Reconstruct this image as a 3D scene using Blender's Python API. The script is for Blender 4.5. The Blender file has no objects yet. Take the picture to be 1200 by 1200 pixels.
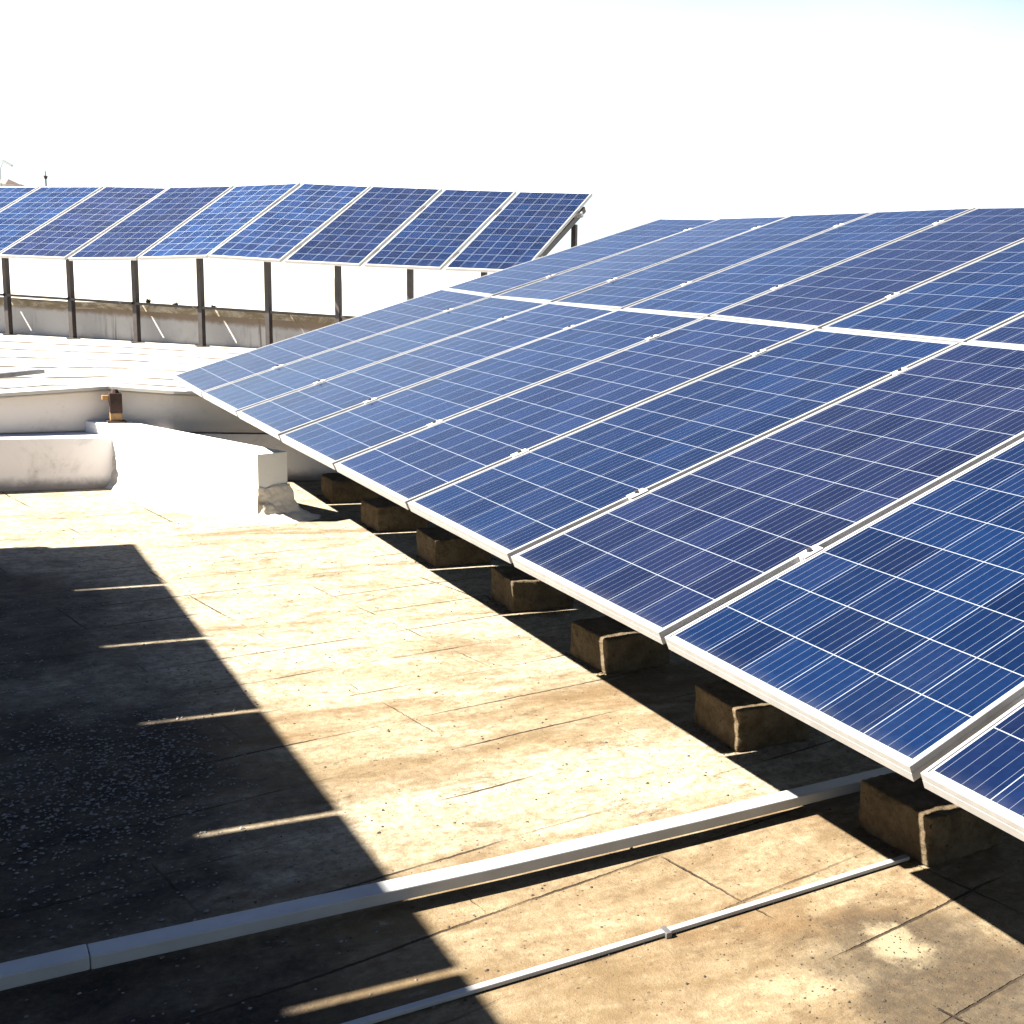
import bpy, bmesh, math, random
from mathutils import Vector, Matrix
random.seed(7)
C = bpy.context.scene
COL = C.collection
rad = math.radians

# ------------------------------------------------------------------ camera, sky, sun, exposure
cam_d = bpy.data.cameras.new('camera'); cam = bpy.data.objects.new('camera', cam_d); COL.objects.link(cam)
RX = (-0.6288069137911063, -0.7746885472564351, 0.06677963700274381)
RY = (-0.17549553291367812, 0.05772991438045741, -0.9827861287752128)
RZ = (0.7574979756381189, -0.6297022405354288, -0.17225534873789144)
m = Matrix.Identity(4)
for r in range(3):
    m[r][0] = RX[r]; m[r][1] = -RY[r]; m[r][2] = -RZ[r]
m[0][3], m[1][3], m[2][3] = -1.671, 1.432, 1.601
cam.matrix_world = m
cam_d.sensor_width = 36; cam_d.sensor_fit = 'HORIZONTAL'
cam_d.lens = 1441.84 / 1200 * 36
cam_d.shift_x = -(1069.03 - 600) / 1200          # the photograph is the left part of a wider frame
cam_d.clip_start = 0.05; cam_d.clip_end = 20000
C.camera = cam

SUN = Vector((.30, .97, 1.0)).normalized()
ELEV = math.asin(SUN.z); AZ = math.atan2(SUN.x, SUN.y)
w = bpy.data.worlds.new('World'); C.world = w; w.use_nodes = True
nt = w.node_tree; bg = nt.nodes['Background']
sky = nt.nodes.new('ShaderNodeTexSky'); sky.sky_type = 'NISHITA'; sky.sun_disc = False
sky.sun_elevation = ELEV; sky.sun_rotation = AZ
sky.altitude = 0; sky.air_density = .30; sky.dust_density = .1; sky.ozone_density = 1.5
bg.inputs[1].default_value = 0.05
# bright hazy band of sky round the horizon, thinning out upwards
tc = nt.nodes.new('ShaderNodeTexCoord'); sx = nt.nodes.new('ShaderNodeSeparateXYZ'); nt.links.new(tc.outputs['Generated'], sx.inputs[0])
cn = nt.nodes.new('ShaderNodeTexNoise'); cn.inputs['Scale'].default_value = 2.2; cn.inputs['Detail'].default_value = 5
mp = nt.nodes.new('ShaderNodeMapping'); mp.inputs['Scale'].default_value = (1, 1, 3); nt.links.new(tc.outputs['Generated'], mp.inputs[0]); nt.links.new(mp.outputs[0], cn.inputs['Vector'])
ad = nt.nodes.new('ShaderNodeMath'); ad.operation = 'MULTIPLY_ADD'; nt.links.new(cn.outputs['Fac'], ad.inputs[0]); ad.inputs[1].default_value = -.10; nt.links.new(sx.outputs[2], ad.inputs[2])
hz = nt.nodes.new('ShaderNodeMapRange'); hz.interpolation_type = 'SMOOTHSTEP'; nt.links.new(ad.outputs[0], hz.inputs[0])
hz.inputs[1].default_value = .12; hz.inputs[2].default_value = .234; hz.inputs[3].default_value = 1; hz.inputs[4].default_value = 0
mx = nt.nodes.new('ShaderNodeMix'); mx.data_type = 'RGBA'; nt.links.new(hz.outputs[0], mx.inputs['Factor']); nt.links.new(sky.outputs[0], mx.inputs[6]); mx.inputs[7].default_value = (3.45, 4.15, 4.3, 1)
nt.links.new(mx.outputs[2], bg.inputs[0])
sun_d = bpy.data.lights.new('sun', 'SUN'); sun_d.energy = 5.0; sun_d.angle = rad(.5); sun_d.color = (1.0, .93, .82)
sun = bpy.data.objects.new('sun', sun_d); COL.objects.link(sun)
sun.rotation_euler = SUN.to_track_quat('Z', 'Y').to_euler(); sun.location = (0, 0, 30)
vs = C.view_settings; vs.view_transform = 'Standard'; vs.look = 'None'; vs.gamma = 1; vs.use_curve_mapping = False
vs.exposure = 2.60

# ------------------------------------------------------------------ material helpers
class N:
    def __init__(s, name):
        s.m = bpy.data.materials.new(name); s.m.use_nodes = True
        s.t = s.m.node_tree; s.b = s.t.nodes['Principled BSDF']
    def new(s, typ, **kw):
        n = s.t.nodes.new(typ)
        for k, v in kw.items(): setattr(n, k, v)
        return n
    def link(s, a, b): s.t.links.new(a, b)
    def put(s, sock, v):
        if hasattr(v, 'is_output'): s.link(v, sock)
        else: sock.default_value = v
    def math(s, op, a, b=None, c=None):
        n = s.new('ShaderNodeMath', operation=op); s.put(n.inputs[0], a)
        if b is not None: s.put(n.inputs[1], b)
        if c is not None: s.put(n.inputs[2], c)
        return n.outputs[0]
    def mix(s, f, a, b, blend='MIX'):
        n = s.new('ShaderNodeMix', data_type='RGBA', blend_type=blend)
        s.put(n.inputs['Factor'], f)
        for k, v in ((6, a), (7, b)):
            if isinstance(v, tuple) and len(v) == 3: v = (*v, 1)
            s.put(n.inputs[k], v)
        return n.outputs[2]
    def pos(s): return s.new('ShaderNodeNewGeometry').outputs['Position']
    def obj(s): return s.new('ShaderNodeTexCoord').outputs['Object']
    def scale(s, v, sc, rot=(0, 0, 0)):
        n = s.new('ShaderNodeMapping'); s.link(v, n.inputs[0]); n.inputs['Scale'].default_value = sc; n.inputs['Rotation'].default_value = rot
        return n.outputs[0]
    def noise(s, v, sc, det=4, rough=.6, dist=0):
        n = s.new('ShaderNodeTexNoise'); s.link(v, n.inputs['Vector']); n.inputs['Scale'].default_value = sc
        n.inputs['Detail'].default_value = det; n.inputs['Roughness'].default_value = rough; n.inputs['Distortion'].default_value = dist
        return n.outputs['Fac']
    def ramp(s, f, lo, hi, a=0.0, b=1.0):
        n = s.new('ShaderNodeMapRange', interpolation_type='SMOOTHSTEP'); s.link(f, n.inputs[0])
        n.inputs[1].default_value = lo; n.inputs[2].default_value = hi; n.inputs[3].default_value = a; n.inputs[4].default_value = b
        return n.outputs[0]
    def bump(s, h, st, dist=.01):
        n = s.new('ShaderNodeBump'); s.link(h, n.inputs['Height']); n.inputs['Strength'].default_value = st; n.inputs['Distance'].default_value = dist
        s.link(n.outputs[0], s.b.inputs['Normal'])
    def done(s, col, rough=.7, metal=0.0, spec=.5, tone=.55):
        if isinstance(col, tuple): col = (*col[:3], 1)
        if tone != 1.0: col = s.mix(1.0, col, (tone, tone, tone), 'MULTIPLY')      # default lowers base colours to weaken bounce light in shade
        s.put(s.b.inputs['Base Color'], col); s.put(s.b.inputs['Roughness'], rough)
        s.b.inputs['Metallic'].default_value = metal; s.b.inputs['Specular IOR Level'].default_value = spec
        return s.m

def simple(name, col, rough=.6, metal=0.0, var=.25, sc=9, spec=.5, bump=0):
    n = N(name); f = n.noise(n.obj(), sc, 5, .65)
    dark = tuple(c * (1 - var) for c in col); lite = tuple(min(1, c * (1 + var * .6)) for c in col)
    if bump: n.bump(n.noise(n.obj(), sc * 5, 4), bump, .004)
    return n.done(n.mix(n.ramp(f, .3, .7), dark, lite), rough, metal, spec)

# --- roof screed: sandy plaster, stains, cracked tile joints, dirt with painted-in shade beside the left row
def roof_material():
    n = N('roof_screed'); p = n.pos()
    sep = n.new('ShaderNodeSeparateXYZ'); n.link(p, sep.inputs[0]); X, Y = sep.outputs[0], sep.outputs[1]
    stretch = n.scale(p, (1.0, .42, 1.0), (0, 0, rad(8)))
    big = n.noise(stretch, .9, 6, .62, .4)
    med = n.noise(stretch, 3.4, 7, .68, .6)
    fine = n.noise(p, 34, 6, .75)
    gr = n.noise(p, 160, 3, .7)
    c = n.mix(n.ramp(med, .36, .66), (.225, .160, .088), (.43, .345, .225))
    pale = n.ramp(n.math('ADD', big, n.math('MULTIPLY', n.math('SUBTRACT', X, 1.9), .040)), .44, .60)
    c = n.mix(n.math('MULTIPLY', pale, .85), c, (.66, .595, .46))
    st = n.ramp(n.noise(n.scale(stretch, (1, 1, 1)), 2.1, 9, .76, .9), .50, .68)
    c = n.mix(n.math('MULTIPLY', st, .80), c, (.205, .125, .060))
    st2 = n.ramp(n.noise(p, 7.5, 8, .78, .5), .57, .70)
    c = n.mix(n.math('MULTIPLY', st2, .75), c, (.12, .078, .042))
    c = n.mix(n.ramp(fine, .32, .62, .62, 0.0), c, (.19, .135, .07))
    c = n.mix(n.math('MULTIPLY', n.ramp(n.noise(p, 62, 4, .7), .62, .70), n.ramp(n.noise(p, 4, 4, .7), .45, .6)), c, (.13, .09, .05))
    sm = n.math('MULTIPLY', n.ramp(n.noise(n.scale(p, (1.0, .7, 1)), 4.2, 9, .80, .3), .55, .66), n.ramp(n.noise(p, .8, 3, .6), .40, .58))
    c = n.mix(n.math('MULTIPLY', sm, .8), c, (.085, .055, .030))
    mo = n.noise(n.scale(p, (1, .8, 1)), 13, 8, .82, .4)
    c = n.mix(n.ramp(mo, .38, .58, .48, 0.0), c, (.15, .098, .05))
    c = n.mix(n.ramp(mo, .58, .72, 0.0, .45), c, (.62, .56, .44))
    # dark dots
    vor = n.new('ShaderNodeTexVoronoi'); n.link(p, vor.inputs['Vector']); vor.inputs['Scale'].default_value = 34
    dots = n.math('MULTIPLY', n.ramp(vor.outputs['Distance'], .10, .20, 1, 0), n.ramp(n.noise(p, 5.5, 5, .7), .50, .60))
    c = n.mix(n.math('MULTIPLY', dots, .8), c, (.07, .05, .035))
    # damp grey stain near the front blocks
    def blob(cx, cy, rx, ry, soft=.35, wf=3.2, wa=1.5):
        dx = n.math('DIVIDE', n.math('SUBTRACT', X, cx), rx); dy = n.math('DIVIDE', n.math('SUBTRACT', Y, cy), ry)
        d = n.math('SQRT', n.math('ADD', n.math('MULTIPLY', dx, dx), n.math('MULTIPLY', dy, dy)))
        d = n.math('ADD', d, n.math('MULTIPLY', n.math('SUBTRACT', n.noise(p, wf, 6, .7), .5), wa))
        return n.ramp(d, 1 - soft, 1 + soft * .6, 1, 0)
    s1 = n.math('MULTIPLY', blob(.20, -.42, .52, .30), n.ramp(fine, .25, .6, .55, 1))
    c = n.mix(n.math('MULTIPLY', s1, .86), c, (.058, .045, .033))
    c = n.mix(n.math('MULTIPLY', blob(.50, -.42, .10, .07, .6, 13, 2.6), .7), c, (.48, .40, .26))
    # grime patches, painted darker to deepen the left row's shade
    grime_shade = n.math('MAXIMUM', blob(2.5, 1.25, 1.35, .62, .5), n.math('MAXIMUM', blob(.9, 1.25, .75, .55, .5), blob(4.6, 1.2, 1.3, .55, .5)))
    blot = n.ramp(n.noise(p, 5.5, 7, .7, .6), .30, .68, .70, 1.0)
    c = n.mix(n.math('MULTIPLY', grime_shade, blot), c, n.mix(n.ramp(n.noise(p, 48, 5, .8), .42, .64), (.022, .018, .016), (.066, .055, .047)))
    # tile joints: two families, broken up
    wob = n.math('MULTIPLY', n.math('SUBTRACT', n.noise(p, 1.0, 2), .5), .05)
    wob2 = n.math('MULTIPLY', n.math('SUBTRACT', n.noise(p, 30, 3), .5), .012)
    u = n.math('ADD', n.math('ADD', n.math('ADD', X, n.math('MULTIPLY', Y, .15)), wob), wob2)
    v = n.math('ADD', n.math('ADD', n.math('ADD', Y, n.math('MULTIPLY', X, -.17)), wob), wob2)
    def lines(q, period, off, wd):
        fr = n.math('FRACT', n.math('DIVIDE', n.math('ADD', q, off), period))
        d = n.math('MULTIPLY', n.math('ABSOLUTE', n.math('SUBTRACT', fr, .5)), period)
        return n.ramp(d, wd * .4, wd, 1, 0)
    lu = n.math('MULTIPLY', lines(u, .36, .04, .0065), n.ramp(n.noise(n.scale(p, (2.4, .55, 1)), 2.0, 3), .42, .58))
    lv = n.math('MULTIPLY', lines(v, .52, .10, .0055), n.ramp(n.noise(n.scale(p, (.55, 2.4, 1)), 2.3, 3), .50, .64))
    ln = n.math('MAXIMUM', lu, lv)
    c = n.mix(n.math('MULTIPLY', ln, .92), c, (.035, .024, .016))
    h = n.math('ADD', n.math('ADD', n.math('MULTIPLY', fine, .5), n.math('MULTIPLY', gr, .25)), n.math('MULTIPLY', ln, -1.2))
    n.bump(h, .8, .009)
    return n.done(c, .92, 0, .15)

# --- white lime plaster with dirt, for walls
def plaster(name, base=(.80, .78, .75), dirt=(.30, .27, .24), amount=.5, streak=False, foot=None, top=None, topcol=(.42, .33, .20)):
    n = N(name); p = n.pos()
    sep = n.new('ShaderNodeSeparateXYZ'); n.link(p, sep.inputs[0])
    f = n.noise(p, 3.2, 8, .72, .4); g = n.noise(p, 22, 6, .75)
    c = n.mix(n.math('MULTIPLY', n.ramp(f, .50, .74), amount), base, dirt)
    c = n.mix(n.math('MULTIPLY', n.ramp(g, .62, .74), amount), c, tuple(d * .6 for d in dirt))
    if streak:
        s = n.noise(n.scale(p, (5.5, 5.5, .35)), 1.6, 6, .7)
        s2 = n.noise(n.scale(p, (22, 22, .8)), 1.0, 4, .7)
        k = n.math('MULTIPLY', n.ramp(s, .50, .64), n.ramp(s2, .36, .56))
        c = n.mix(n.math('MULTIPLY', n.math('MULTIPLY', k, n.ramp(n.noise(p, .9, 3), .45, .58)), .75), c, (.06, .05, .036))
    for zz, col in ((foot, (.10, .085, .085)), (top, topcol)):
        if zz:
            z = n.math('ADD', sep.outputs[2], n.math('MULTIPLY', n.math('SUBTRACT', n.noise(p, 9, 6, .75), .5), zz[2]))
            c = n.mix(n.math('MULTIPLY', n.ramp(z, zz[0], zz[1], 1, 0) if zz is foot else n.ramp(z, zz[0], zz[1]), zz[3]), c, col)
    n.bump(n.math('ADD', n.math('MULTIPLY', f, .6), n.math('MULTIPLY', g, .4)), .45, .012)
    return n.done(c, .85, 0, .25, 1.1)

# --- photovoltaic cells: pattern laid out in metres on the panel's UV map
PW, PL, PT = .980, 1.956, .036
CP, CV = .1583, .1598
def cell_material():
    n = N('photovoltaic_cells')
    uv = n.new('ShaderNodeUVMap').outputs[0]
    sep = n.new('ShaderNodeSeparateXYZ'); n.link(uv, sep.inputs[0]); U, V = sep.outputs[0], sep.outputs[1]
    info = n.new('ShaderNodeObjectInfo')
    u = n.math('DIVIDE', n.math('SUBTRACT', U, (PW - 6 * CP) / 2), CP)
    v = n.math('DIVIDE', n.math('SUBTRACT', V, (PL - 12 * CV) / 2), CV)
    cid = n.new('ShaderNodeCombineXYZ'); n.link(n.math('FLOOR', u), cid.inputs[0]); n.link(n.math('FLOOR', v), cid.inputs[1])
    n.link(n.math('MULTIPLY', info.outputs['Random'], 91.7), cid.inputs[2])
    wn = n.new('ShaderNodeTexWhiteNoise', noise_dimensions='3D'); n.link(cid.outputs[0], wn.inputs['Vector'])
    rc = n.new('ShaderNodeSeparateColor'); n.link(wn.outputs['Color'], rc.inputs[0])
    tint = n.new('ShaderNodeSeparateColor'); n.link(info.outputs['Color'], tint.inputs[0])
    blue = n.mix(rc.outputs[0], (.0008, .0042, .0185), (.0022, .0092, .0350))
    purp = n.mix(rc.outputs[0], (.0024, .0040, .0155), (.0048, .0076, .0270))
    pf = n.math('ADD', tint.outputs[0], n.math('MULTIPLY', n.math('SUBTRACT', rc.outputs[1], .5), .40))
    pf = n.math('MINIMUM', n.math('MAXIMUM', pf, 0.0), 1.0)
    c = n.mix(pf, blue, purp)
    # crystalline grain
    off = n.new('ShaderNodeVectorMath', operation='ADD'); n.link(uv, off.inputs[0]); n.link(wn.outputs['Color'], off.inputs[1])
    vor = n.new('ShaderNodeTexVoronoi'); n.link(off.outputs[0], vor.inputs['Vector']); vor.inputs['Scale'].default_value = 75
    vs_ = n.new('ShaderNodeSeparateColor'); n.link(vor.outputs['Color'], vs_.inputs[0])
    c = n.mix(1.0, c, n.mix(vs_.outputs[0], (.88, .88, .90), (1.10, 1.10, 1.09)), 'MULTIPLY')
    # silver bus bars, 4 per cell, along the panel
    fu = n.math('FRACT', u); fv = n.math('FRACT', v)
    bb = n.math('MULTIPLY', n.math('ABSOLUTE', n.math('SUBTRACT', n.math('FRACT', n.math('MULTIPLY', fu, 5)), .5)), CP / 5)
    bbm = n.math('LESS_THAN', bb, .00055)
    # gaps between cells and the white margin
    def edge(f): return n.math('MULTIPLY', n.math('SUBTRACT', .5, n.math('ABSOLUTE', n.math('SUBTRACT', f, .5))), CP)
    gap = n.math('MAXIMUM', n.math('LESS_THAN', edge(fu), .0012), n.math('LESS_THAN', edge(fv), .0013))
    out = n.math('MAXIMUM', n.math('GREATER_THAN', n.math('ABSOLUTE', n.math('SUBTRACT', u, 3)), 3.0), n.math('GREATER_THAN', n.math('ABSOLUTE', n.math('SUBTRACT', v, 6)), 6.0))
    
    c = n.mix(n.math('MULTIPLY', bbm, .8), c, (.105, .120, .145))
    c = n.mix(gap, c, (.17, .19, .22))
    c = n.mix(out, c, (.24, .25, .26))
    # dust film on the glass
    ob = n.obj()
    dust = n.math('MULTIPLY', n.ramp(n.noise(ob, 2.2, 6, .65, .5), .35, .75), .012)
    dlow = n.math('MULTIPLY', n.ramp(n.math('ADD', V, n.math('MULTIPLY', n.noise(n.scale(uv, (1, .25, 1)), 14, 5, .7), -.05)), -.03, .035, .07, 0), n.ramp(n.noise(ob, 9, 5, .7), .3, .6, .3, 1))
    strk = n.math('MULTIPLY', n.ramp(n.noise(n.scale(ob, (16, .9, 1)), 1.5, 5, .7), .58, .75), .028)
    dust = n.math('ADD', n.math('ADD', dust, dlow), strk)
    spk = n.math('MULTIPLY', n.ramp(n.noise(ob, 55, 3, .6), .76, .82), .22)
    c = n.mix(n.math('ADD', dust, spk), c, (.20, .19, .17))
    r = n.math('ADD', .13, n.math('MULTIPLY', n.noise(ob, 3.5, 4), .10))
    n.b.inputs['IOR'].default_value = 1.45; n.b.inputs['Specular Tint'].default_value = (.36, .58, 1.0, 1)
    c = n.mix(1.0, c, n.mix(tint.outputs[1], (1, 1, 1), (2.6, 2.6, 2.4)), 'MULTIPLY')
    n.b.inputs['Sheen Weight'].default_value = .20; n.b.inputs['Sheen Roughness'].default_value = .30; n.b.inputs['Sheen Tint'].default_value = (.35, .50, 1.0, 1)
    return n.done(c, r, 0, .40, 1.0)

def brushed(name, col, rough, metal):
    n = N(name); p = n.obj()
    f = n.noise(n.scale(p, (3, 3, 3)), 6, 6, .7); g = n.noise(p, 120, 3, .6)
    c = n.mix(n.ramp(f, .35, .7), tuple(x * .86 for x in col), col)
    c = n.mix(n.ramp(g, .62, .75, 0, .35), c, tuple(x * .6 for x in col))
    n.bump(g, .12, .002)
    return n.done(c, n.math('ADD', rough, n.math('MULTIPLY', f, .15)), metal, .5, .62)

M = {}
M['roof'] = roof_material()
M['cells'] = cell_material()
M['alu'] = brushed('anodised_aluminium', (.66, .66, .655), .36, .5)
M['clamp'] = brushed('clamp_aluminium', (.74, .75, .74), .4, .1)
M['bolt'] = simple('bolt_steel', (.10, .10, .11), .45, .7)
M['galv'] = simple('galvanised_steel', (.30, .30, .31), .5, .6, .3, 7)
M['darksteel'] = simple('dark_grey_steel', (.085, .08, .082), .5, .3, .3, 7)
M['post'] = simple('brown_painted_steel', (.050, .038, .036), .55, .1, .4, 6)
M['conc'] = N('rough_concrete')
def conc():
    n = M['conc']; p = n.pos(); f = n.noise(p, 14, 8, .75); g = n.noise(p, 70, 5, .7)
    pit = n.ramp(n.noise(p, 48, 3, .6), .66, .74)
    c = n.mix(n.ramp(f, .3, .7), (.13, .092, .052), (.27, .205, .128)); c = n.mix(n.ramp(g, .55, .72, 0, .6), c, (.12, .085, .05))
    c = n.mix(n.math('MULTIPLY', pit, .8), c, (.05, .035, .022)); c = n.mix(n.new('ShaderNodeObjectInfo').outputs['Random'], c, n.mix(1.0, c, (.74, .78, .84), 'MULTIPLY'))
    n.bump(n.math('SUBTRACT', n.math('ADD', f, n.math('MULTIPLY', g, .8)), n.math('MULTIPLY', pit, 1.0)), .9, .012); return n.done(c, .95, 0, .1)
M['conc'] = conc()
M['plastw'] = plaster('white_limewash', (.72, .71, .69), (.40, .37, .33), .25)
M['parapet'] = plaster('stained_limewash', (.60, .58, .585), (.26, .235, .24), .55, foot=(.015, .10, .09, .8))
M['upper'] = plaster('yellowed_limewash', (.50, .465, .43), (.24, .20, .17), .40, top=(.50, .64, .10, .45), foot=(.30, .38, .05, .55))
M['farwall'] = plaster('weathered_render', (.30, .292, .288), (.17, .16, .15), .45, streak=True, top=(.66, .73, .10, .85), topcol=(.13, .09, .055))
M['coping'] = N('stained_sunlit_coping')
def coping():
    n = M['coping']; p = n.pos(); f = n.noise(n.scale(p, (1, 1, 2.2)), 2.6, 8, .78, .6); g = n.noise(p, 16, 6, .75)
    c = n.mix(n.ramp(f, .40, .56), (.60, .53, .41), (.30, .24, .16)); c = n.mix(n.ramp(g, .58, .70, 0, .6), c, (.07, .05, .03))  # yellow base stands in for sunlight on the coping; dark blotches are dirt
    n.bump(g, .8, .015); return n.done(c, .95, 0, .1)
M['coping'] = coping()
M['roughfillet'] = plaster('rough_fillet_render', (.58, .54, .48), (.20, .16, .11), .8)
M['pvc'] = simple('grey_white_trunking', (.52, .53, .54), .45, 0, .12, 7)
M['rust'] = simple('rusty_steel', (.040, .013, .007), .8, .2, .6, 18, bump=.5)
M['ochre'] = simple('ochre_primer', (.36, .19, .06), .7, 0, .4, 20)
M['stone'] = simple('grey_gravel', (.30, .28, .265), .9, 0, .5, 40)
M['chip'] = simple('dark_debris', (.07, .05, .035), .9, 0, .5, 40)
M['leaf'] = simple('dry_weed', (.10, .10, .035), .8, 0, .4, 20)
M['tree'] = simple('tree_foliage', (.075, .105, .045), .85, 0, .5, 3)
M['trunk'] = simple('tree_bark', (.12, .09, .06), .9, 0, .4, 5)
M['tile'] = simple('roof_tiles', (.62, .44, .38), .8, 0, .3, 4)
M['hwall'] = simple('pale_house_wall', (.85, .83, .80), .85, 0, .12, 3)
M['lampgrey'] = simple('lamp_grey', (.42, .42, .43), .5, .5, .2, 4)
M['glass'] = simple('dark_window', (.04, .05, .06), .1, 0, .2, 3)

def terrace_material():
    n = N('whitewashed_terrace'); uv = n.new('ShaderNodeUVMap').outputs[0]; p = n.pos()
    sep = n.new('ShaderNodeSeparateXYZ'); n.link(uv, sep.inputs[0])
    v = n.math('ADD', sep.outputs[1], n.math('MULTIPLY', n.math('SUBTRACT', n.noise(p, 1.2, 5, .7), .5), .16))
    fr = n.math('ABSOLUTE', n.math('SUBTRACT', n.math('FRACT', v), .5))
    ln = n.math('MULTIPLY', n.ramp(fr, .045, .12, 1, 0), n.ramp(n.noise(n.scale(p, (.8, .8, 1)), 2.4, 4, .7), .30, .50))
    c = n.mix(n.math('MULTIPLY', n.ramp(n.noise(p, 1.5, 7, .72, .5), .52, .75), .35), (.72, .69, .64), (.42, .35, .25))
    c = n.mix(n.math('MULTIPLY', ln, .92), c, (.045, .026, .014))
    return n.done(c, .85, 0, .25)
M['terrace'] = terrace_material()
def land_material():
    n = N('pale_land'); p = n.pos()
    f = n.noise(p, .012, 8, .7); g = n.noise(p, .09, 6, .7)
    c = n.mix(n.ramp(f, .35, .65), (.62, .57, .49), (.72, .69, .62)); c = n.mix(n.ramp(g, .60, .75, 0, .35), c, (.38, .36, .27))
    return n.done(c, .95, 0, .1)
M['land'] = land_material()
M['hill'] = simple('dry_hillside', (.56, .46, .33), .95, 0, .22, .02)

# ------------------------------------------------------------------ mesh helpers
def link(name, bm, mat, parent=None, bevel=0, smooth=False):
    bmesh.ops.recalc_face_normals(bm, faces=bm.faces)
    me = bpy.data.meshes.new(name); bm.to_mesh(me); bm.free()
    me.materials.append(mat)
    if smooth:
        for f in me.polygons: f.use_smooth = True
    o = bpy.data.objects.new(name, me); COL.objects.link(o)
    if parent: o.parent = parent
    if bevel:
        b = o.modifiers.new('bevel', 'BEVEL'); b.width = bevel; b.segments = 2; b.limit_method = 'ANGLE'; b.angle_limit = rad(40)
    return o
def tag(o, label=None, cat=None, group=None, kind=None):
    if label: o['label'] = label
    if cat: o['category'] = cat
    if group: o['group'] = group
    if kind: o['kind'] = kind
    return o
def empty(name, loc=(0, 0, 0)):
    o = bpy.data.objects.new(name, None); COL.objects.link(o); o.location = loc; o.empty_display_size = .1
    return o
def box(bm, a, b, mat4=None):
    vs = [bm.verts.new((x, y, z)) for x in (a[0], b[0]) for y in (a[1], b[1]) for z in (a[2], b[2])]
    for f in ((0, 1, 3, 2), (4, 6, 7, 5), (0, 4, 5, 1), (2, 3, 7, 6), (0, 2, 6, 4), (1, 5, 7, 3)): bm.faces.new([vs[i] for i in f])
    if mat4 is not None: bmesh.ops.transform(bm, matrix=mat4, verts=vs)
    return vs
def bar(bm, p, q, wd, ht, up=Vector((0, 0, 1))):
    """box beam from p to q, wd across, ht along the up direction, centred"""
    p, q = Vector(p), Vector(q); d = (q - p); L = d.length; d.normalize()
    s = d.cross(up)
    if s.length < 1e-4: s = d.cross(Vector((1, 0, 0)))
    s.normalize(); u = s.cross(d)
    vs = []
    for e in (p, q):
        for i, j in ((-1, -1), (1, -1), (1, 1), (-1, 1)): vs.append(bm.verts.new(e + s * i * wd / 2 + u * j * ht / 2))
    for f in ((0, 3, 2, 1), (4, 5, 6, 7), (0, 1, 5, 4), (1, 2, 6, 5), (2, 3, 7, 6), (3, 0, 4, 7)): bm.faces.new([vs[i] for i in f])
def tube(bm, p, q, r0, r1=None, seg=10):
    p, q = Vector(p), Vector(q); r1 = r0 if r1 is None else r1
    d = (q - p).normalized(); s = d.cross(Vector((0, 0, 1)));
    if s.length < 1e-3: s = Vector((1, 0, 0))
    s.normalize(); u = s.cross(d)
    rings = [[bm.verts.new(e + (s * math.cos(a) + u * math.sin(a)) * r) for a in [2 * math.pi * k / seg for k in range(seg)]] for e, r in ((p, r0), (q, r1))]
    for k in range(seg): bm.faces.new((rings[0][k], rings[0][(k + 1) % seg], rings[1][(k + 1) % seg], rings[1][k]))
    bm.faces.new(rings[0][::-1]); bm.faces.new(rings[1])
def prism(bm, poly, z0, z1):
    """vertical prism; z0/z1 numbers or lists per vertex"""
    n = len(poly); Z0 = z0 if isinstance(z0, (list, tuple)) else [z0] * n; Z1 = z1 if isinstance(z1, (list, tuple)) else [z1] * n
    lo = [bm.verts.new((x, y, z)) for (x, y), z in zip(poly, Z0)]; hi = [bm.verts.new((x, y, z)) for (x, y), z in zip(poly, Z1)]
    bm.faces.new(lo[::-1]); bm.faces.new(hi)
    for k in range(n): bm.faces.new((lo[k], lo[(k + 1) % n], hi[(k + 1) % n], hi[k]))
def roughen(o, amp, sc, levels=2):
    s = o.modifiers.new('sub', 'SUBSURF'); s.subdivision_type = 'SIMPLE'; s.levels = levels; s.render_levels = levels
    t = bpy.data.textures.new('rough', 'CLOUDS'); t.noise_scale = sc; t.noise_depth = 3
    d = o.modifiers.new('disp', 'DISPLACE'); d.texture = t; d.strength = amp; d.texture_coords = 'GLOBAL'; d.mid_level = .5

# ------------------------------------------------------------------ setting
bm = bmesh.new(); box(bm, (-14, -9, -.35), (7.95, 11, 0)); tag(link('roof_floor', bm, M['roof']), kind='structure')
bm = bmesh.new(); s = 9000
vs4 = [bm.verts.new(p) for p in ((-s, -s, -9), (s, -s, -9), (s, s, -9), (-s, s, -9))]; bm.faces.new(vs4)
tag(link('ground', bm, M['land']), kind='structure')
# the building the roof belongs to
bm = bmesh.new(); prism(bm, [(-14, -9), (7.95, -9), (12, -8.6), (20, -2), (22, 6), (16, 11), (-14, 11)], -8.99, -.36)
tag(link('building_walls', bm, M['hwall']), 'pale building body carrying the flat roof and the solar arrays', 'building')

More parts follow.
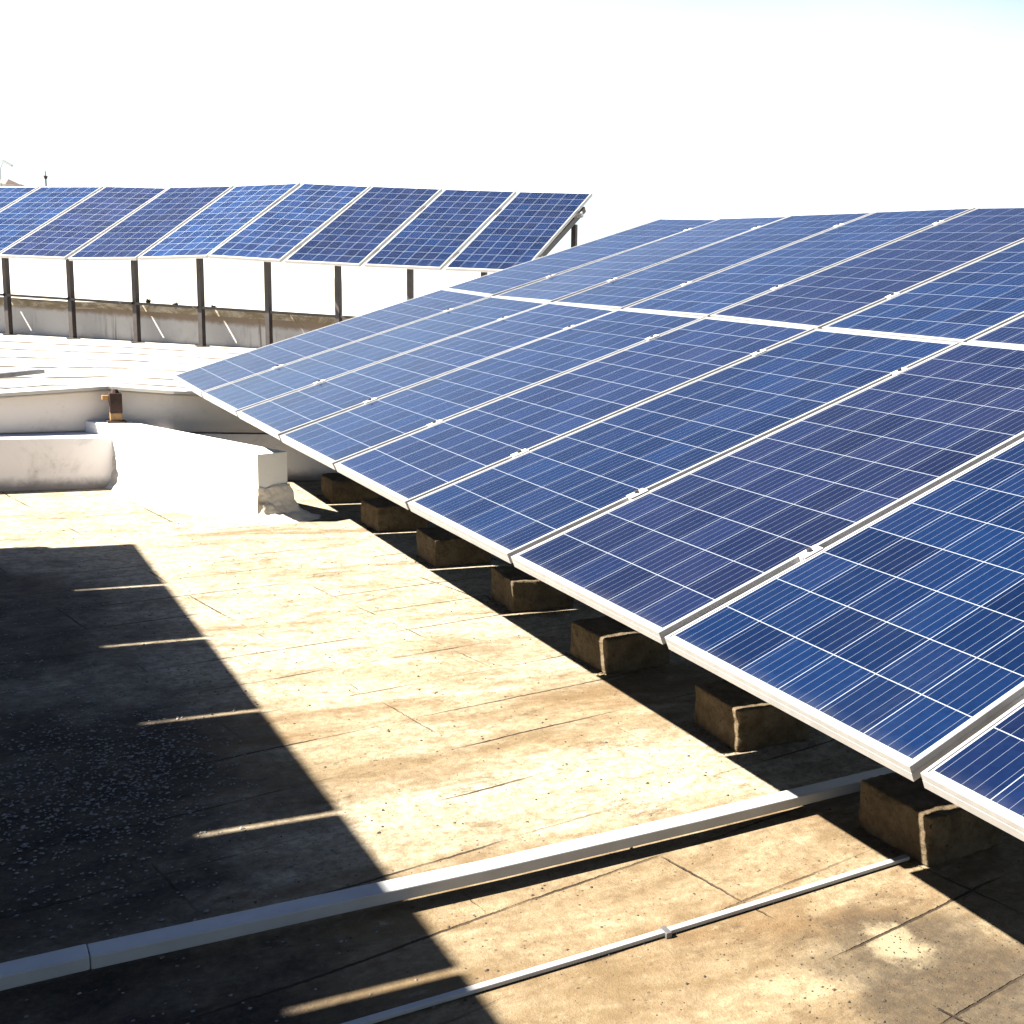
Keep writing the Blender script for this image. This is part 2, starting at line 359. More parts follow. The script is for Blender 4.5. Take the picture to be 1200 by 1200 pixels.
# far curved wall line (plan), behind the far array
FAR = [[(18.104, 1.081, 1.303), (19.262, -.165, 2.279)], [(17.332, .427, 1.354), (18.493, -.806, 2.33)], [(16.567, -.202, 1.373), (17.703, -1.453, 2.367)],
       [(15.786, -.826, 1.434), (16.906, -2.082, 2.439)], [(14.995, -1.432, 1.523), (16.101, -2.705, 2.516)], [(14.221, -2.055, 1.522), (15.297, -3.349, 2.528)],
       [(13.442, -2.694, 1.538), (14.5, -4.005, 2.543)], [(12.655, -3.337, 1.562), (13.705, -4.658, 2.562)], [(11.861, -3.986, 1.589), (12.917, -5.3, 2.589)]]
FAR = [[Vector(a), Vector(b)] for a, b in FAR]
d0 = FAR[0][0] - FAR[1][0]; d1 = FAR[0][1] - FAR[1][1]
FAR = [[FAR[0][0] + d0 * k, FAR[0][1] + d1 * k] for k in (2, 1)] + FAR           # two more, out of frame on the left
AL = Vector((-.775, -.632, 0)); NB = Vector((.632, -.775, 0)); FB = Vector((14.221, -2.055, 0))
def far_pt(al, d, z): return FB + AL * al + NB * d + Vector((0, 0, z))
def wall_z(al): return .445 + .022 * al                        # terrace level at the wall
WD = .66
# terrace: white-washed roof between the near parapet and the far wall, laid in lapped strips
near_edge = [(8.0, 4.5, .585), (8.02, 2.0, .59), (8.07, .95, .605), (8.16, .36, .645), (8.02, 0.0, .628), (7.78, -1.0, .62), (7.35, -2.4, .615), (6.8, -4.2, .61)]
far_al = [-8.6, -6.2, -4.4, -2.8, -1.2, .6, 2.6, 5.0]
bm = bmesh.new(); uvl = bm.loops.layers.uv.new('UVMap'); K = 7; rows = []
for (x, y, z), al in zip(near_edge, far_al):
    q = far_pt(al, WD + .08, wall_z(al)); a = Vector((x, y, z)); col = []
    for k in range(K + 1):
        t = k / K; pt = a.lerp(q, t); zz = a.z + (q.z - a.z) * (t ** .55)
        for lap in ((0,) if k in (0, K) else (.018, 0)): col.append((Vector((pt.x, pt.y, zz + lap)), t * K))
    rows.append(col)
for i in range(len(rows) - 1):
    for k in range(len(rows[0]) - 1):
        f = bm.faces.new([bm.verts.new(c[0]) for c in (rows[i][k], rows[i + 1][k], rows[i + 1][k + 1], rows[i][k + 1])])
        for lp, c in zip(f.loops, (rows[i][k], rows[i + 1][k], rows[i + 1][k + 1], rows[i][k + 1])): lp[uvl].uv = (c[0].y * .5, c[1])
bmesh.ops.remove_doubles(bm, verts=bm.verts, dist=.0005)
ter = link('terrace', bm, M['terrace']); tag(ter, kind='structure')
sol = ter.modifiers.new('thick', 'SOLIDIFY'); sol.thickness = .022; sol.offset = -1

# parapet between the two roofs: low plinth course and the set-back upper course
par = tag(empty('parapet_wall', (7.9, 0, 0)), 'stepped whitewashed parapet wall dividing the near roof from the higher terrace', 'wall')
plow = [(7.87, 4.5), (7.87, .34), (7.95, .28), (8.145, .24), (8.044, 0.0), (7.804, -1.0), (7.374, -2.4), (6.824, -4.2)]
pup = [(8.03, 4.5), (8.03, 2.0), (8.10, .95), (8.19, .35), (8.05, 0.0), (7.81, -1.0), (7.38, -2.4), (6.83, -4.2)]
bm = bmesh.new(); prism(bm, plow + [(x + .7, y) for x, y in plow[::-1]], .0, .335)
o = link('lower_course', bm, M['parapet'], par, .004); o.location = -Vector(par.location); roughen(o, .014, .3, 4)
bm = bmesh.new()
zt = [.56, .565, .58, .62, .603, .595, .59, .585]
prism(bm, pup + [(x + .4, y) for x, y in pup[::-1]], .34, zt + zt[::-1])
o = link('upper_course', bm, M['upper'], par, .012); o.location = -Vector(par.location)

# white beam (upstand) running out from the parapet
ax = Vector((.932, .363, 0)); rt = Vector((.363, -.932, 0)); A = Vector((6.415, -.185, 0))
up_ = tag(empty('concrete_upstand', A), 'bright white plastered concrete upstand jutting out from the parapet wall', 'upstand')
def P2(a, r): v = ax * a + rt * r; return (v.x, v.y)
bm = bmesh.new(); prism(bm, [P2(0, 0), P2(1.9, 0), P2(1.9, .205), P2(0.02, .205)], .19, .412)
o = link('beam', bm, M['plastw'], up_, .005)
bm = bmesh.new()
prof = [(.012, .215), (-.004, .205), (-.03, .12), (-.07, .05), (-.16, .012), (-.22, -.02)]          # flared fillet, swept round the end
path = [(1.9, 0, 0, -.25), (1.5, 0, 0, -.30), (1.25, 0, 0, -.75), (.85, 0, 0, -1.05), (.45, 0, 0, -.8), (.12, 0, 0, -.35), (0, 0, -.2, -.3), (0, .02, -.5, -.1), (0, .1, -.85, 0), (0, .205, -.7, .5), (0, .205, -.25, .9), (.6, .205, 0, 1), (1.9, .205, 0, 1)]
ring = []
for a, r, da, dr in path:
    ring.append([bm.verts.new((*P2(a + da * -off, r + dr * -off), z)) for off, z in prof])
for i in range(len(ring) - 1):
    for j in range(len(prof) - 1): bm.faces.new((ring[i][j], ring[i + 1][j], ring[i + 1][j + 1], ring[i][j + 1]))
o = link('fillet', bm, M['roughfillet'], up_); roughen(o, .028, .06, 4)
for f in o.data.polygons: f.use_smooth = True

# rusty stub bracket on the corner
rp = tag(empty('rusty_bracket', (8.06, .335, .412)), 'rusty steel stub post with ochre foot on the corner of the white upstand', 'bracket')
bm = bmesh.new(); box(bm, (-.05, -.055, 0), (.05, .055, .014)); link('base_plate', bm, M['rust'], rp, .003)
bm = bmesh.new(); box(bm, (-.03, -.034, .015), (.03, .034, .065)); link('foot', bm, M['ochre'], rp, .003)
bm = bmesh.new(); box(bm, (-.034, -.036, .066), (.034, .036, .198)); link('stub', bm, M['rust'], rp, .004)
bm = bmesh.new(); tube(bm, (0, 0, .1985), (0, 0, .222), .024, .016, 8); link('bolt', bm, M['rust'], rp)
bm = bmesh.new(); box(bm, (-.02, .037, .150), (.02, .075, .182)); link('lug', bm, M['ochre'], rp, .003)
# loose steel bar on the terrace
bm = bmesh.new(); bar(bm, (8.15, 1.35, .655), (9.05, .66, .662), .05, .03)
tag(link('steel_bar', bm, M['galv'], None, .003), 'loose grey steel bar lying on the white terrace by its edge', 'bar')

# far wall
fw = tag(empty('terrace_wall', far_pt(0, WD, .4)), 'weathered grey wall streaked with dirt behind the posts of the far array', 'wall')
als = [-8.6 + .6 * k for k in range(24)]
def zcop(al): return .80 + .012 * al + (-.03 if al < -3.6 else 0)
bm = bmesh.new(); loc = Vector(fw.location)
fr = [far_pt(a, WD + .02 * math.sin(a * .7), 0) - loc for a in als]; bk = [far_pt(a, WD + .2, 0) - loc for a in als]
def strip(bm, fr, bk, z0, z1):
    poly = [(v.x, v.y) for v in fr] + [(v.x, v.y) for v in bk[::-1]]
    a = [z - loc.z for z in z0]; b = [z - loc.z for z in z1]
    lo0 = [bm.verts.new((v.x, v.y, z)) for v, z in zip(fr, a)]; hi0 = [bm.verts.new((v.x, v.y, z)) for v, z in zip(fr, b)]
    lo1 = [bm.verts.new((v.x, v.y, z)) for v, z in zip(bk, a)]; hi1 = [bm.verts.new((v.x, v.y, z)) for v, z in zip(bk, b)]
    for i in range(len(fr) - 1):
        for q in ((lo0, hi0), (hi0, hi1), (hi1, lo1)): bm.faces.new((q[0][i], q[0][i + 1], q[1][i + 1], q[1][i]))
    bm.faces.new((lo0[0], hi0[0], hi1[0], lo1[0])); bm.faces.new((lo0[-1], hi0[-1], hi1[-1], lo1[-1]))
strip(bm, fr, bk, [.0] * len(als), [zcop(a) for a in als]); link('wall_face', bm, M['farwall'], fw)
bm = bmesh.new(); fr2 = [far_pt(a, WD - .05 + .012 * random.random(), 0) - loc for a in als]; bk2 = [far_pt(a, WD + .24, 0) - loc for a in als]
strip(bm, fr2, bk2, [zcop(a) + .001 for a in als], [zcop(a) + .075 + .012 * random.random() for a in als]); link('coping', bm, M['coping'], fw)

# ------------------------------------------------------------------ solar panels
def frame_mesh():
    bm = bmesh.new(); lip = .0095
    def ringv(x0, y0, x1, y1, z): return [bm.verts.new(p) for p in ((x0, y0, z), (x1, y0, z), (x1, y1, z), (x0, y1, z))]
    loops = [ringv(lip, lip, PW - lip, PL - lip, -.008), ringv(lip, lip, PW - lip, PL - lip, -.001), ringv(lip - .001, lip - .001, PW - lip + .001, PL - lip + .001, 0),
             ringv(.0012, .0012, PW - .0012, PL - .0012, 0), ringv(0, 0, PW, PL, -.0012), ringv(0, 0, PW, PL, -.0155), ringv(.0009, .0009, PW - .0009, PL - .0009, -.0165), ringv(0, 0, PW, PL, -.0175), ringv(0, 0, PW, PL, -PT), ringv(.03, .03, PW - .03, PL - .03, -PT), ringv(.03, .03, PW - .03, PL - .03, -PT + .002), ringv(.002, .002, PW - .002, PL - .002, -PT + .002)]
    for a, b in zip(loops, loops[1:]):
        for k in range(4): bm.faces.new((a[k], a[(k + 1) % 4], b[(k + 1) % 4], b[k]))
    bmesh.ops.recalc_face_normals(bm, faces=bm.faces)
    me = bpy.data.meshes.new('frame'); bm.to_mesh(me); bm.free(); me.materials.append(M['alu']); return me
def cell_mesh():
    bm = bmesh.new(); i = .0112
    top = box(bm, (i, i, -.0075), (PW - i, PL - i, -.0022))
    uvl = bm.loops.layers.uv.new('UVMap'); bmesh.ops.recalc_face_normals(bm, faces=bm.faces)
    for f in bm.faces:
        for lp in f.loops: lp[uvl].uv = (lp.vert.co.x, lp.vert.co.y) if f.normal.z > .5 else (-1, -1)
    me = bpy.data.meshes.new('cell_sheet'); bm.to_mesh(me); bm.free(); me.materials.append(M['cells']); return me
def jbox_mesh():
    bm = bmesh.new(); box(bm, (PW / 2 - .06, PL - .22, -.030), (PW / 2 + .06, PL - .10, -.0078))
    me = bpy.data.meshes.new('junction_box'); bm.to_mesh(me); bm.free(); me.materials.append(M['chip']); return me
FM, CM, JM = frame_mesh(), cell_mesh(), jbox_mesh()
def panel(origin, xdir, ydir, tone, label, group, lift, sx_=1.0):
    x = xdir.normalized(); z = x.cross(ydir).normalized(); y = z.cross(x)
    t = empty('solar_panel'); mw = Matrix.Identity(4)
    for r in range(3): mw[r][0], mw[r][1], mw[r][2], mw[r][3] = x[r] * sx_, y[r], z[r], origin[r]
    t.matrix_world = mw
    for nm, me in (('frame', FM), ('cell_sheet', CM), ('junction_box', JM)):
        o = bpy.data.objects.new(nm, me); COL.objects.link(o); o.parent = t
        if nm == 'cell_sheet': o.color = (tone, lift, 0, 1)
    return tag(t, label, 'solar panel', group)
def quad_panel(bl, br, tr, tl, tone, label, group, lift=0.0, sx_=1.0):
    """bl,br lower corners (left to right seen from below the slope), tl,tr upper"""
    c = (bl + br + tr + tl) / 4; x = ((br - bl) + (tr - tl)); y = ((tl - bl) + (tr - br))
    xd = x.normalized(); zd = xd.cross(y).normalized(); yd = zd.cross(xd)
    return panel(c - xd * PW * sx_ / 2 - yd * PL / 2, xd, yd, tone, label, group, lift, sx_)

# joints of the near array, fitted to the photograph: lower edge, seam, upper edge (z above the roof + .5)
NEAR = [[(8.083, .003, .223), (8.092, -1.837, .921), (8.103, -3.684, 1.612)], [(7.072, 0, .212), (7.076, -1.844, .906), (7.093, -3.682, 1.608)],
        [(6.062, -.001, .209), (6.061, -1.847, .909), (6.078, -3.679, 1.627)], [(5.053, 0, .206), (5.048, -1.844, .916), (5.059, -3.676, 1.646)],
        [(4.044, .001, .207), (4.036, -1.838, .93), (4.041, -3.672, 1.661)], [(3.034, .003, .213), (3.025, -1.837, .93), (3.028, -3.671, 1.657)],
        [(2.024, .003, .218), (2.014, -1.838, .937), (2.016, -3.671, 1.664)], [(1.013, -.003, .221), (1.011, -1.829, .951), (1.005, -3.662, 1.678)],
        [(0, 0, .22), (-.002, -1.829, .955), (-.006, -3.659, 1.688)], [(-1.012, .003, .223), (-1.014, -1.826, .958), (-1.018, -3.656, 1.693)]]
NEAR = [[Vector(p) + Vector((0, 0, .5)) for p in j] for j in NEAR]
NEAR.append([2 * a - b for a, b in zip(NEAR[-1], NEAR[-2])])
ORD = ['first', 'second', 'third', 'fourth', 'fifth', 'sixth', 'seventh', 'eighth', 'ninth', 'tenth', 'eleventh', 'twelfth']
lifts = [[.10, .04, .12, .05, .10, .03, .0, .04, .03, .0], [.05, .12, .02, .09, .0, .08, .03, .0, .0, .0]]
tones = [[.85, .05, .40, .20, .55, .15, .95, .05, .45, .5], [.30, .55, .15, .10, .9, .0, .65, .3, .2, .5]]
for i in range(len(NEAR) - 1):
    for v, tier in ((0, 'lower'), (1, 'upper')):
        far_, near_ = NEAR[i], NEAR[i + 1]
        quad_panel(far_[v], near_[v], near_[v + 1], far_[v + 1], tones[v][i],
                   f'blue solar panel, {ORD[i]} from the far end in the {tier} tier of the near array', 'panels of the big near array', lifts[v][i])

def inset(j, t):                       # point on a joint line of the near array, t metres up the slope
    L = (j[1] - j[0]).length
    return j[0].lerp(j[1], t / L) if t <= L else j[1].lerp(j[2], (t - L) / (j[2] - j[1]).length)
CLT = (.48, 1.64, 2.43, 3.62)
def clamp(parent, p, xd, yd, zd):
    bm = bmesh.new(); mt = Matrix.Identity(4)
    for r in range(3): mt[r][0], mt[r][1], mt[r][2], mt[r][3] = xd[r], yd[r], zd[r], p[r] - parent.location[r]
    box(bm, (-.021, -.032, .0008), (.021, .032, .0042)); box(bm, (-.0085, -.032, -.030), (.0085, .032, .0007))
    bmesh.ops.transform(bm, matrix=mt, verts=bm.verts)
    c = link('clamp', bm, M['clamp'], parent, .0006)
    bm = bmesh.new(); tube(bm, (0, 0, .0043), (0, 0, .0125), .0085, .0085, 8); bmesh.ops.transform(bm, matrix=mt, verts=bm.verts)
    link('bolt', bm, M['bolt'], c)
def near_frame(joints, label, front_base, feet):
    j0 = joints[0]; t = empty('mounting_frame', (j0[0].x, -.9 + j0[0].y, 0)); tag(t, label, 'mounting frame'); loc = Vector(t.location)
    for i, j in enumerate(joints):
        xd = Vector((-1, 0, 0)); yd = (j[2] - j[0]).normalized(); zd = xd.cross(yd).normalized()
        drop = -zd * (PT + .003 + .03)
        bm = bmesh.new(); bar(bm, inset(j, .30) + drop - loc, inset(j, 3.66) + drop - loc, .045, .06, zd); link('rafter', bm, M['galv'], t, .003)
        for tt, zb in ((1.0, front_base), (3.30, 0)):
            p = inset(j, tt) + drop - zd * .03
            bm = bmesh.new(); bar(bm, Vector((p.x, p.y, zb + .001)) - loc, p - Vector((0, 0, .016)) - loc, .045, .045, Vector((0, 1, 0))); link('leg', bm, M['galv'], t, .003)
        if 0 < i < len(joints) - 1:
            for tt in CLT: clamp(t, inset(j, tt), xd, yd, zd)
    a, b = joints[0], joints[-1]
    for tt in (.75, 1.9, 3.4):
        yd = (a[2] - a[0]).normalized(); zd = Vector((-1, 0, 0)).cross(yd).normalized(); drop = -zd * (PT + .003 + .06 + .022)
        bm = bmesh.new()
        for p, q in zip(joints, joints[1:]): bar(bm, inset(p, tt) + drop - loc, inset(q, tt) + drop - loc, .04, .04, zd)
        link('purlin', bm, M['galv'], t)
    return t
near_frame(NEAR, 'grey steel rafters and legs with small clamps carrying the big near array', .155, True)

# the parallel row outside the picture on the left: its shadow lies on the roof
OFF = Vector((0, 6.34, 0)); LEFT = []
for k in range(11):
    x = 6.66 - 1.012 * k
    LEFT.append([Vector((x, 6.265, .72)), Vector((x, 4.43, 1.443)), Vector((x, 2.595, 2.165))])
for i in range(10):
    for v in (0, 1):
        a, b = LEFT[i], LEFT[i + 1]
        quad_panel(a[v], b[v], b[v + 1], a[v + 1], .4, 'solar panel of the row outside the picture, shading the roof', 'panels of the row outside the picture')
near_frame(LEFT, 'steel frame of the solar row outside the picture on the left', 0, False)

# ------------------------------------------------------------------ far array
fl = ['first', 'second', 'third', 'fourth', 'fifth', 'sixth', 'seventh', 'eighth']
ftones = [.2, .2, .15, .95, .75, .1, .25, .6, .35, .3, .35]
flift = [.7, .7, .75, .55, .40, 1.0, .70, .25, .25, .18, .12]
G = FAR
for i in range(len(G) - 1):
    a, b = G[i], G[i + 1]; n_right = len(G) - 2 - i
    pos = ['rightmost'] + [f'{q} from the right' for q in ORD[1:]]
    quad_panel(a[0], b[0], b[1], a[1], ftones[i], f'blue solar panel of the far curved array on posts, {pos[n_right]}', 'panels of the far curved array', flift[i], .984)
ff = empty('mounting_frame', far_pt(0, .3, .45)); loc = Vector(ff.location)
tag(ff, 'brown steel posts and rails holding up the far curved array', 'mounting frame')
def far_plane(al):                      # lower/upper edge point of the far array at distance al along it
    for a, b in zip(G, G[1:]):
        ta, tb = (a[0] - FB).dot(AL), (b[0] - FB).dot(AL)
        if ta <= al <= tb or b is G[-1]:
            t = (al - ta) / (tb - ta); return a[0].lerp(b[0], t), a[1].lerp(b[1], t)
post_al = [-4.29 + .946 * k for k in range(-1, 8)] + [2.93]
for al in post_al:
    lo, hi = far_plane(al); yd = (hi - lo).normalized(); zd = AL.cross(yd).normalized()
    drop = -zd * .14
    bm = bmesh.new(); bar(bm, lo + yd * .33 + drop - loc, lo + yd * (1.80 if al > 2.9 else 1.6) + drop - loc, .05, .07, zd); link('rafter', bm, M['darksteel'], ff, .003)
    for d, wd in ((.30, .058), (1.30, .058)):
        if d > 1 and al < 2.9: continue
        dd = (lo + yd * (d / yd.dot(NB)) + drop - zd * .036)
        zb = wall_z(al) if d < WD else zcop(al) - 1.2
        base = Vector((dd.x, dd.y, zb)); bm = bmesh.new(); bar(bm, base - loc, dd - Vector((0, 0, .02)) - loc, wd, wd, NB); pst = link('post', bm, M['post'], ff, .004)
        bm = bmesh.new(); bb = base - loc; box(bm, (bb.x - .07, bb.y - .07, bb.z - .03), (bb.x + .07, bb.y + .07, bb.z + .012)); link('base_plate', bm, M['darksteel'], pst)
for tt in (.42, 1.52):
    bm = bmesh.new()
    for a, b in zip(G, G[1:]):
        yd = (a[1] - a[0]).normalized(); zd = AL.cross(yd).normalized(); o_ = yd * tt - zd * (PT + .035); bar(bm, a[0] + o_ - loc, b[0] + o_ - loc, .04, .06, zd)
    link('purlin', bm, M['alu'], ff)
bm = bmesh.new()
for a, b in zip(post_al, post_al[1:]): bar(bm, far_pt(a + .031, .385, .905 + .012 * a) - loc, far_pt(b - .031, .385, .905 + .012 * b) - loc, .03, .03)
link('rail', bm, M['post'], ff)

# ------------------------------------------------------------------ concrete blocks under the near array
def block_mesh(sd):
    rnd = random.Random(sd); bm = bmesh.new(); L, D, Hh = .325, .30, .152
    jit = lambda: rnd.uniform(-.004, .004)
    vs = box(bm, (0, -D, 0), (L, 0, Hh))
    for v in vs: v.co += Vector((jit(), jit(), jit() * (v.co.z > .01)))
    bmesh.ops.subdivide_edges(bm, edges=bm.edges[:], cuts=5, use_grid_fill=True)
    for v in bm.verts:                      # knocked arrises
        k = (v.co.z > Hh - .012) + (v.co.y > -.012) + (v.co.x < .012)
        if k >= 2 and rnd.random() < .4: v.co -= Vector((-.006 * (v.co.x < .012), .006 * (v.co.y > -.012), .007 * (v.co.z > Hh - .012))) * rnd.uniform(.3, 1.3)
    return bm
fronts = [(.80, -.752), (1.828, -.742), (2.815, -.720), (3.876, -.745), (4.905, -.722), (5.915, -.720), (6.93, -.72)]
bl_lab = ['nearest to the camera, beside the thin conduit', 'second from the camera, beside the trunking', 'third from the camera', 'fourth from the camera', 'fifth from the camera', 'sixth from the camera', 'farthest, behind the white upstand']
for k, (x, y) in enumerate(fronts):
    bm = block_mesh(k); o = link('concrete_block', bm, M['conc'], None, .006); o.location = (x - .024, y, .001)
    o.rotation_euler.z = rad(random.uniform(-4, 3)); roughen(o, .011, .035, 2)
    tag(o, f'rough concrete block under the big array, {bl_lab[k]}', 'concrete block', 'blocks under the big array')

# ------------------------------------------------------------------ cable trunking and conduit
tr = tag(empty('cable_trunking', (1.27, 0, .032)), 'square whitish cable trunking raised off the roof, crossing from the array', 'trunking'); loc = Vector(tr.location)
pts = [(1.345, 2.6), (1.325, 1.20), (1.318, 1.19), (1.275, .30), (1.262, -.4), (1.262, -1.6)]
def swept(pts, wd, z0, z1, name, parent, mat, bev):
    bm = bmesh.new(); prv = None
    for k, (x, y) in enumerate(pts):
        cur = [bm.verts.new((x + dx - loc.x, y - loc.y, z - loc.z)) for dx, z in ((0, z0), (wd, z0), (wd, z1), (0, z1))]
        if prv:
            for q in range(4): bm.faces.new((prv[q], prv[(q + 1) % 4], cur[(q + 1) % 4], cur[q]))
        else: bm.faces.new(cur[::-1])
        prv = cur
    bm.faces.new(prv); return link(name, bm, mat, parent, bev)
swept([(1.340, 2.6), (1.322, 1.188)], .064, .033, .066, 'length', tr, M['pvc'], .003)
swept([(1.3218, 1.1865), (1.300, .75), (1.276, .30), (1.263, -.3), (1.258, -1.6)], .064, .032, .0645, 'length', tr, M['pvc'], .003)
for y in (1.9, -1.1):
    bm = bmesh.new(); box(bm, (.012, y - .03 - loc.y, .0005 - loc.z), (.06, y + .03 - loc.y, .0315 - loc.z)); link('spacer', bm, M['galv'], tr)
loc = Vector((.845, 0, 0)); cd = empty('conduit', loc); tag(cd, 'thin white flat conduit lying on the roof below the trunking', 'conduit')
swept([(.838, 1.6), (.842, .8), (.836, .25), (.838, -.2), (.844, -.738)], .021, .003, .014, 'strip', cd, M['pvc'], .002)
bm = bmesh.new(); box(bm, (.826 - loc.x, .035, .001), (.864 - loc.x, .05, .0155)); link('clip', bm, M['galv'], cd, .001)

# ------------------------------------------------------------------ loose gravel and grit
def stone(bm, x, y, s, rnd):
    vs = []
    for d in ((1, 0, 0), (-1, 0, 0), (0, 1, 0), (0, -1, 0), (0, 0, 1), (0, 0, -1)):
        k = s * rnd.uniform(.55, 1.25); vs.append((d[0] * k, d[1] * k, d[2] * k * .55))
    a = rnd.uniform(0, 6.28); ca, sa = math.cos(a), math.sin(a)
    v = [bm.verts.new((x + px * ca - py * sa, y + px * sa + py * ca, s * .25 + pz)) for px, py, pz in vs]
    for f in ((0, 2, 4), (2, 1, 4), (1, 3, 4), (3, 0, 4), (2, 0, 5), (1, 2, 5), (3, 1, 5), (0, 3, 5)): bm.faces.new([v[i] for i in f])
rnd = random.Random(3); bm = bmesh.new()
for k in range(4200):
    if k < 2600:
        x = rnd.gauss(2.55, .42); y = 1.02 + rnd.gauss(0, .22) - (x - 2.55) * .12
        if y < .66 or y > 1.9: continue
    else: x = rnd.uniform(-.2, 5.0); y = rnd.uniform(.58, 1.9)
    stone(bm, x, y, rnd.choice((.003, .004, .005, .006, .007)) * rnd.uniform(.7, 1.2), rnd)
tag(link('gravel', bm, M['stone']), 'loose grey gravel scattered over the shaded roof', kind='stuff')
bm = bmesh.new()
for k in range(2600):
    x = rnd.uniform(-.6, 6.5); y = rnd.uniform(-1.1, .9)
    stone(bm, x, y, rnd.choice((.0015, .002, .002, .003, .003, .0045)) * rnd.uniform(.7, 1.4), rnd)
for k in range(500):
    x = rnd.gauss(.3, .25); y = rnd.gauss(-.4, .2); stone(bm, x, y, rnd.uniform(.0015, .004), rnd)
tag(link('grit', bm, M['chip']), 'small dark grit scattered over the sunlit roof', kind='stuff')
# crumbs of mortar around the block feet
bm = bmesh.new()
for x, y in fronts:
    for k in range(26): stone(bm, x + rnd.uniform(-.03, .34), y + abs(rnd.gauss(0, .018)) - .004, rnd.uniform(.003, .009), rnd)
tag(link('mortar_crumbs', bm, M['conc']), 'crumbs of mortar along the feet of the blocks', kind='stuff')

# weeds on the far coping
for al, h in ((-2.5, .10), (-2.1, .07), (-1.55, .06)):
    bm = bmesh.new()
    for k in range(26):
        a = rnd.uniform(0, 6.28); r = rnd.uniform(.01, .07); hh = h * rnd.uniform(.5, 1.1); c = math.cos(a); s_ = math.sin(a)
        b0 = Vector((c * .01, s_ * .01, 0)); tip = Vector((c * r, s_ * r, hh)); sd = Vector((-s_, c, 0)) * .006
        mid = (b0 + tip) / 2 + Vector((0, 0, hh * .15))
        v = [bm.verts.new(q) for q in (b0 - sd, b0 + sd, mid + sd, tip, mid - sd)]; bm.faces.new(v)
    o = link('weed', bm, M['leaf']); o.location = far_pt(al, WD + .05, zcop(al) + .075)
    tag(o, f'dry weed tuft on the far wall coping, {["leftmost and tallest", "the middle one", "the rightmost, lowest"][(al > -2.4) + (al > -2)]}', 'weed', 'weeds on the far wall')

# ------------------------------------------------------------------ far distance
RAYS = lambda px, py: Vector([RX[i] * (px - 1069.03) / 1441.84 + RY[i] * (py - 600) / 1441.84 + RZ[i] for i in range(3)])
def far_at(px, py, dist): v = RAYS(px, py); return Vector((-1.671, 1.432, 1.601)) + v * dist
def ridge(name, px0, px1, crest, dists, mat):
    bm = bmesh.new(); rows_ = []; n_ = 48
    for i in range(n_ + 1):
        px = px0 + (px1 - px0) * i / n_; row = []; hz_ = far_at(px, min(crest(px), 600), dists[1]).z + 9; hz_ = max(hz_, -.3)
        for dist, fz in zip(dists, (0, 1, 1.03, .6, 0)):
            q = far_at(px, 300, dist); row.append(bm.verts.new((q.x, q.y, -9.2 + hz_ * fz + random.uniform(-.25, .25) * (0 < fz))))
        rows_.append(row)
    for i in range(n_):
        for j in range(4): bm.faces.new((rows_[i][j], rows_[i + 1][j], rows_[i + 1][j + 1], rows_[i][j + 1]))
    tag(link(name, bm, mat, None, 0, True), kind='structure')
ridge('hill', -420, 420, lambda px: 226 + ((px - 30) / 130) ** 2 * (14 if px > 30 else 3), (230, 330, 420, 520, 640), M['land'])
p = far_at(54.5, 227, 332)
ch = tag(empty('signal_pole', p), 'thin distant pole with a dark box at its top above the far array', 'pole')
bm = bmesh.new(); tube(bm, (0, 0, -2), (0, 0, 3.9), .17); link('pole', bm, M['post'], ch)
bm = bmesh.new(); tube(bm, (0, 0, 3.905), (0, 0, 4.7), .32, .5); link('box', bm, M['rust'], ch)
bm = bmesh.new(); tube(bm, (0, 0, 4.705), (0, 0, 6.0), .13, .08, 6); link('tip', bm, M['post'], ch)
p = far_at(2, 229, 335)
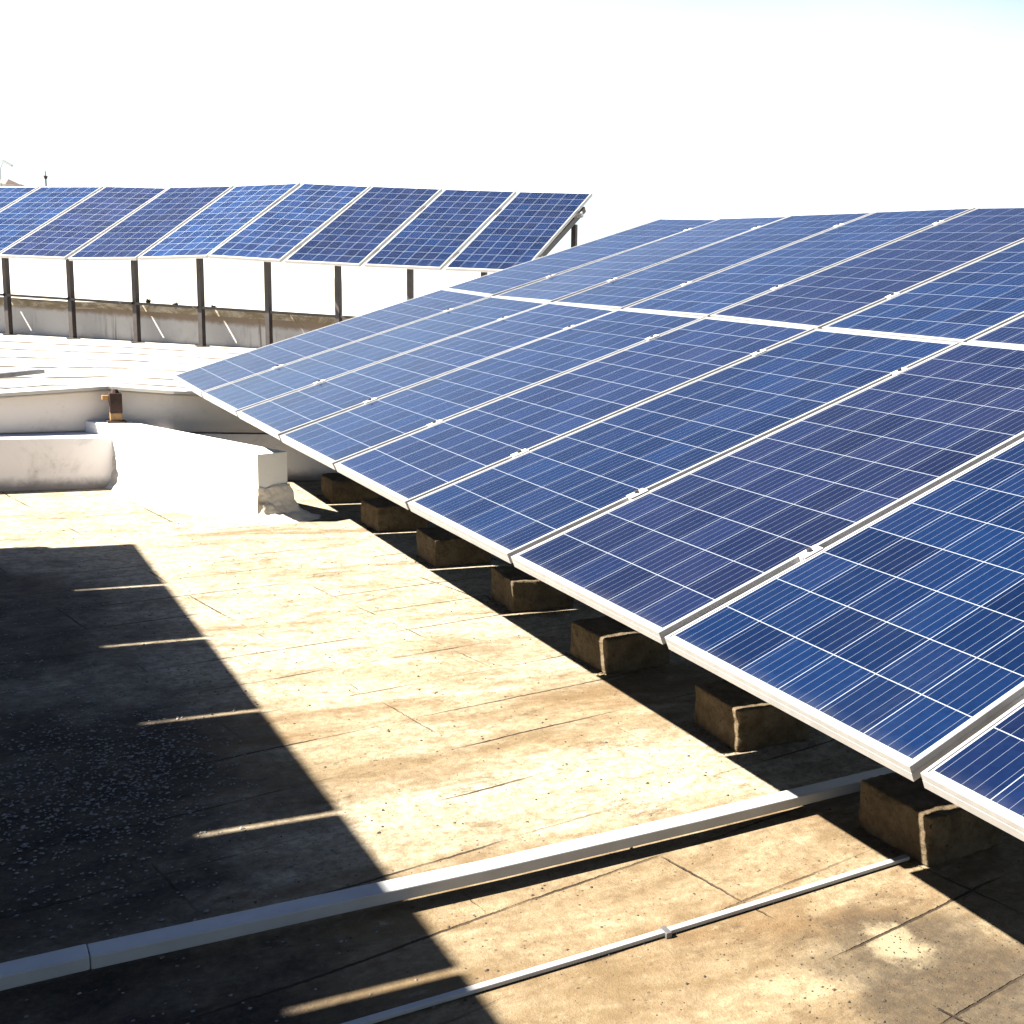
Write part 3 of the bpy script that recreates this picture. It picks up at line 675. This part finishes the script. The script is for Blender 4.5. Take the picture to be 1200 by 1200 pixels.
lp = tag(empty('street_lamp', p), 'distant grey street lamp with a slanted head above the far array', 'street lamp')
sd = Vector((RX[0], RX[1], 0)).normalized(); h = 7.0
bm = bmesh.new(); tube(bm, (0, 0, -1), (0, 0, h), .16, .11); link('pole', bm, M['lampgrey'], lp)
bm = bmesh.new(); tube(bm, Vector((0, 0, h - .01)), sd * .9 + Vector((0, 0, h + 1.9)), .10, .08); link('arm', bm, M['lampgrey'], lp)
bm = bmesh.new(); bar(bm, sd * .7 + Vector((0, 0, h + 2.3)), sd * 3.3 + Vector((0, 0, h + 1.0)), .7, .45); link('lamp_head', bm, M['lampgrey'], lp, .05)
def house(px, py, dist, wd, hh, label):
    p = far_at(px, py, dist); t = empty('house', p); tag(t, label, 'house', 'distant houses')
    t.rotation_euler.z = math.atan2(RX[1], RX[0])
    bm = bmesh.new(); box(bm, (-wd, -3, -1.5), (wd, 3, hh)); link('wall', bm, M['hwall'], t)
    bm = bmesh.new(); a = wd + .3
    v = [bm.verts.new(q) for q in ((-a, -3.4, hh + .005), (a, -3.4, hh + .005), (a, 3.4, hh + .005), (-a, 3.4, hh + .005), (-a + 1.6, 0, hh + 1.4), (a - 1.6, 0, hh + 1.4))]
    for f in ((0, 1, 5, 4), (1, 2, 5), (2, 3, 4, 5), (3, 0, 4), (0, 3, 2, 1)): bm.faces.new([v[i] for i in f])
    link('roof', bm, M['tile'], t)
    for k in (-.5, .5):
        bm = bmesh.new(); box(bm, (k * wd - .5, -3.06, hh - 2.2), (k * wd + .5, -3.003, hh - .9)); link('window', bm, M['glass'], t)
house(8, 227, 340, 1.9, 2.6, 'distant pale house with a reddish roof above the far array, nearest the street lamp')
house(21, 227, 355, 2.2, 1.4, 'distant low pale house with a reddish roof above the far array, nearest the vent pipe')
ridge('hill', 780, 1500, lambda px: 239 + ((px - 1092) / 46) ** 2 * 3.0 if abs(px - 1092) < 160 else 275, (600, 760, 900, 1100, 1300), M['hill'])
C.cycles.use_denoising = True
C.cycles.max_bounces = 6; C.cycles.diffuse_bounces = 1
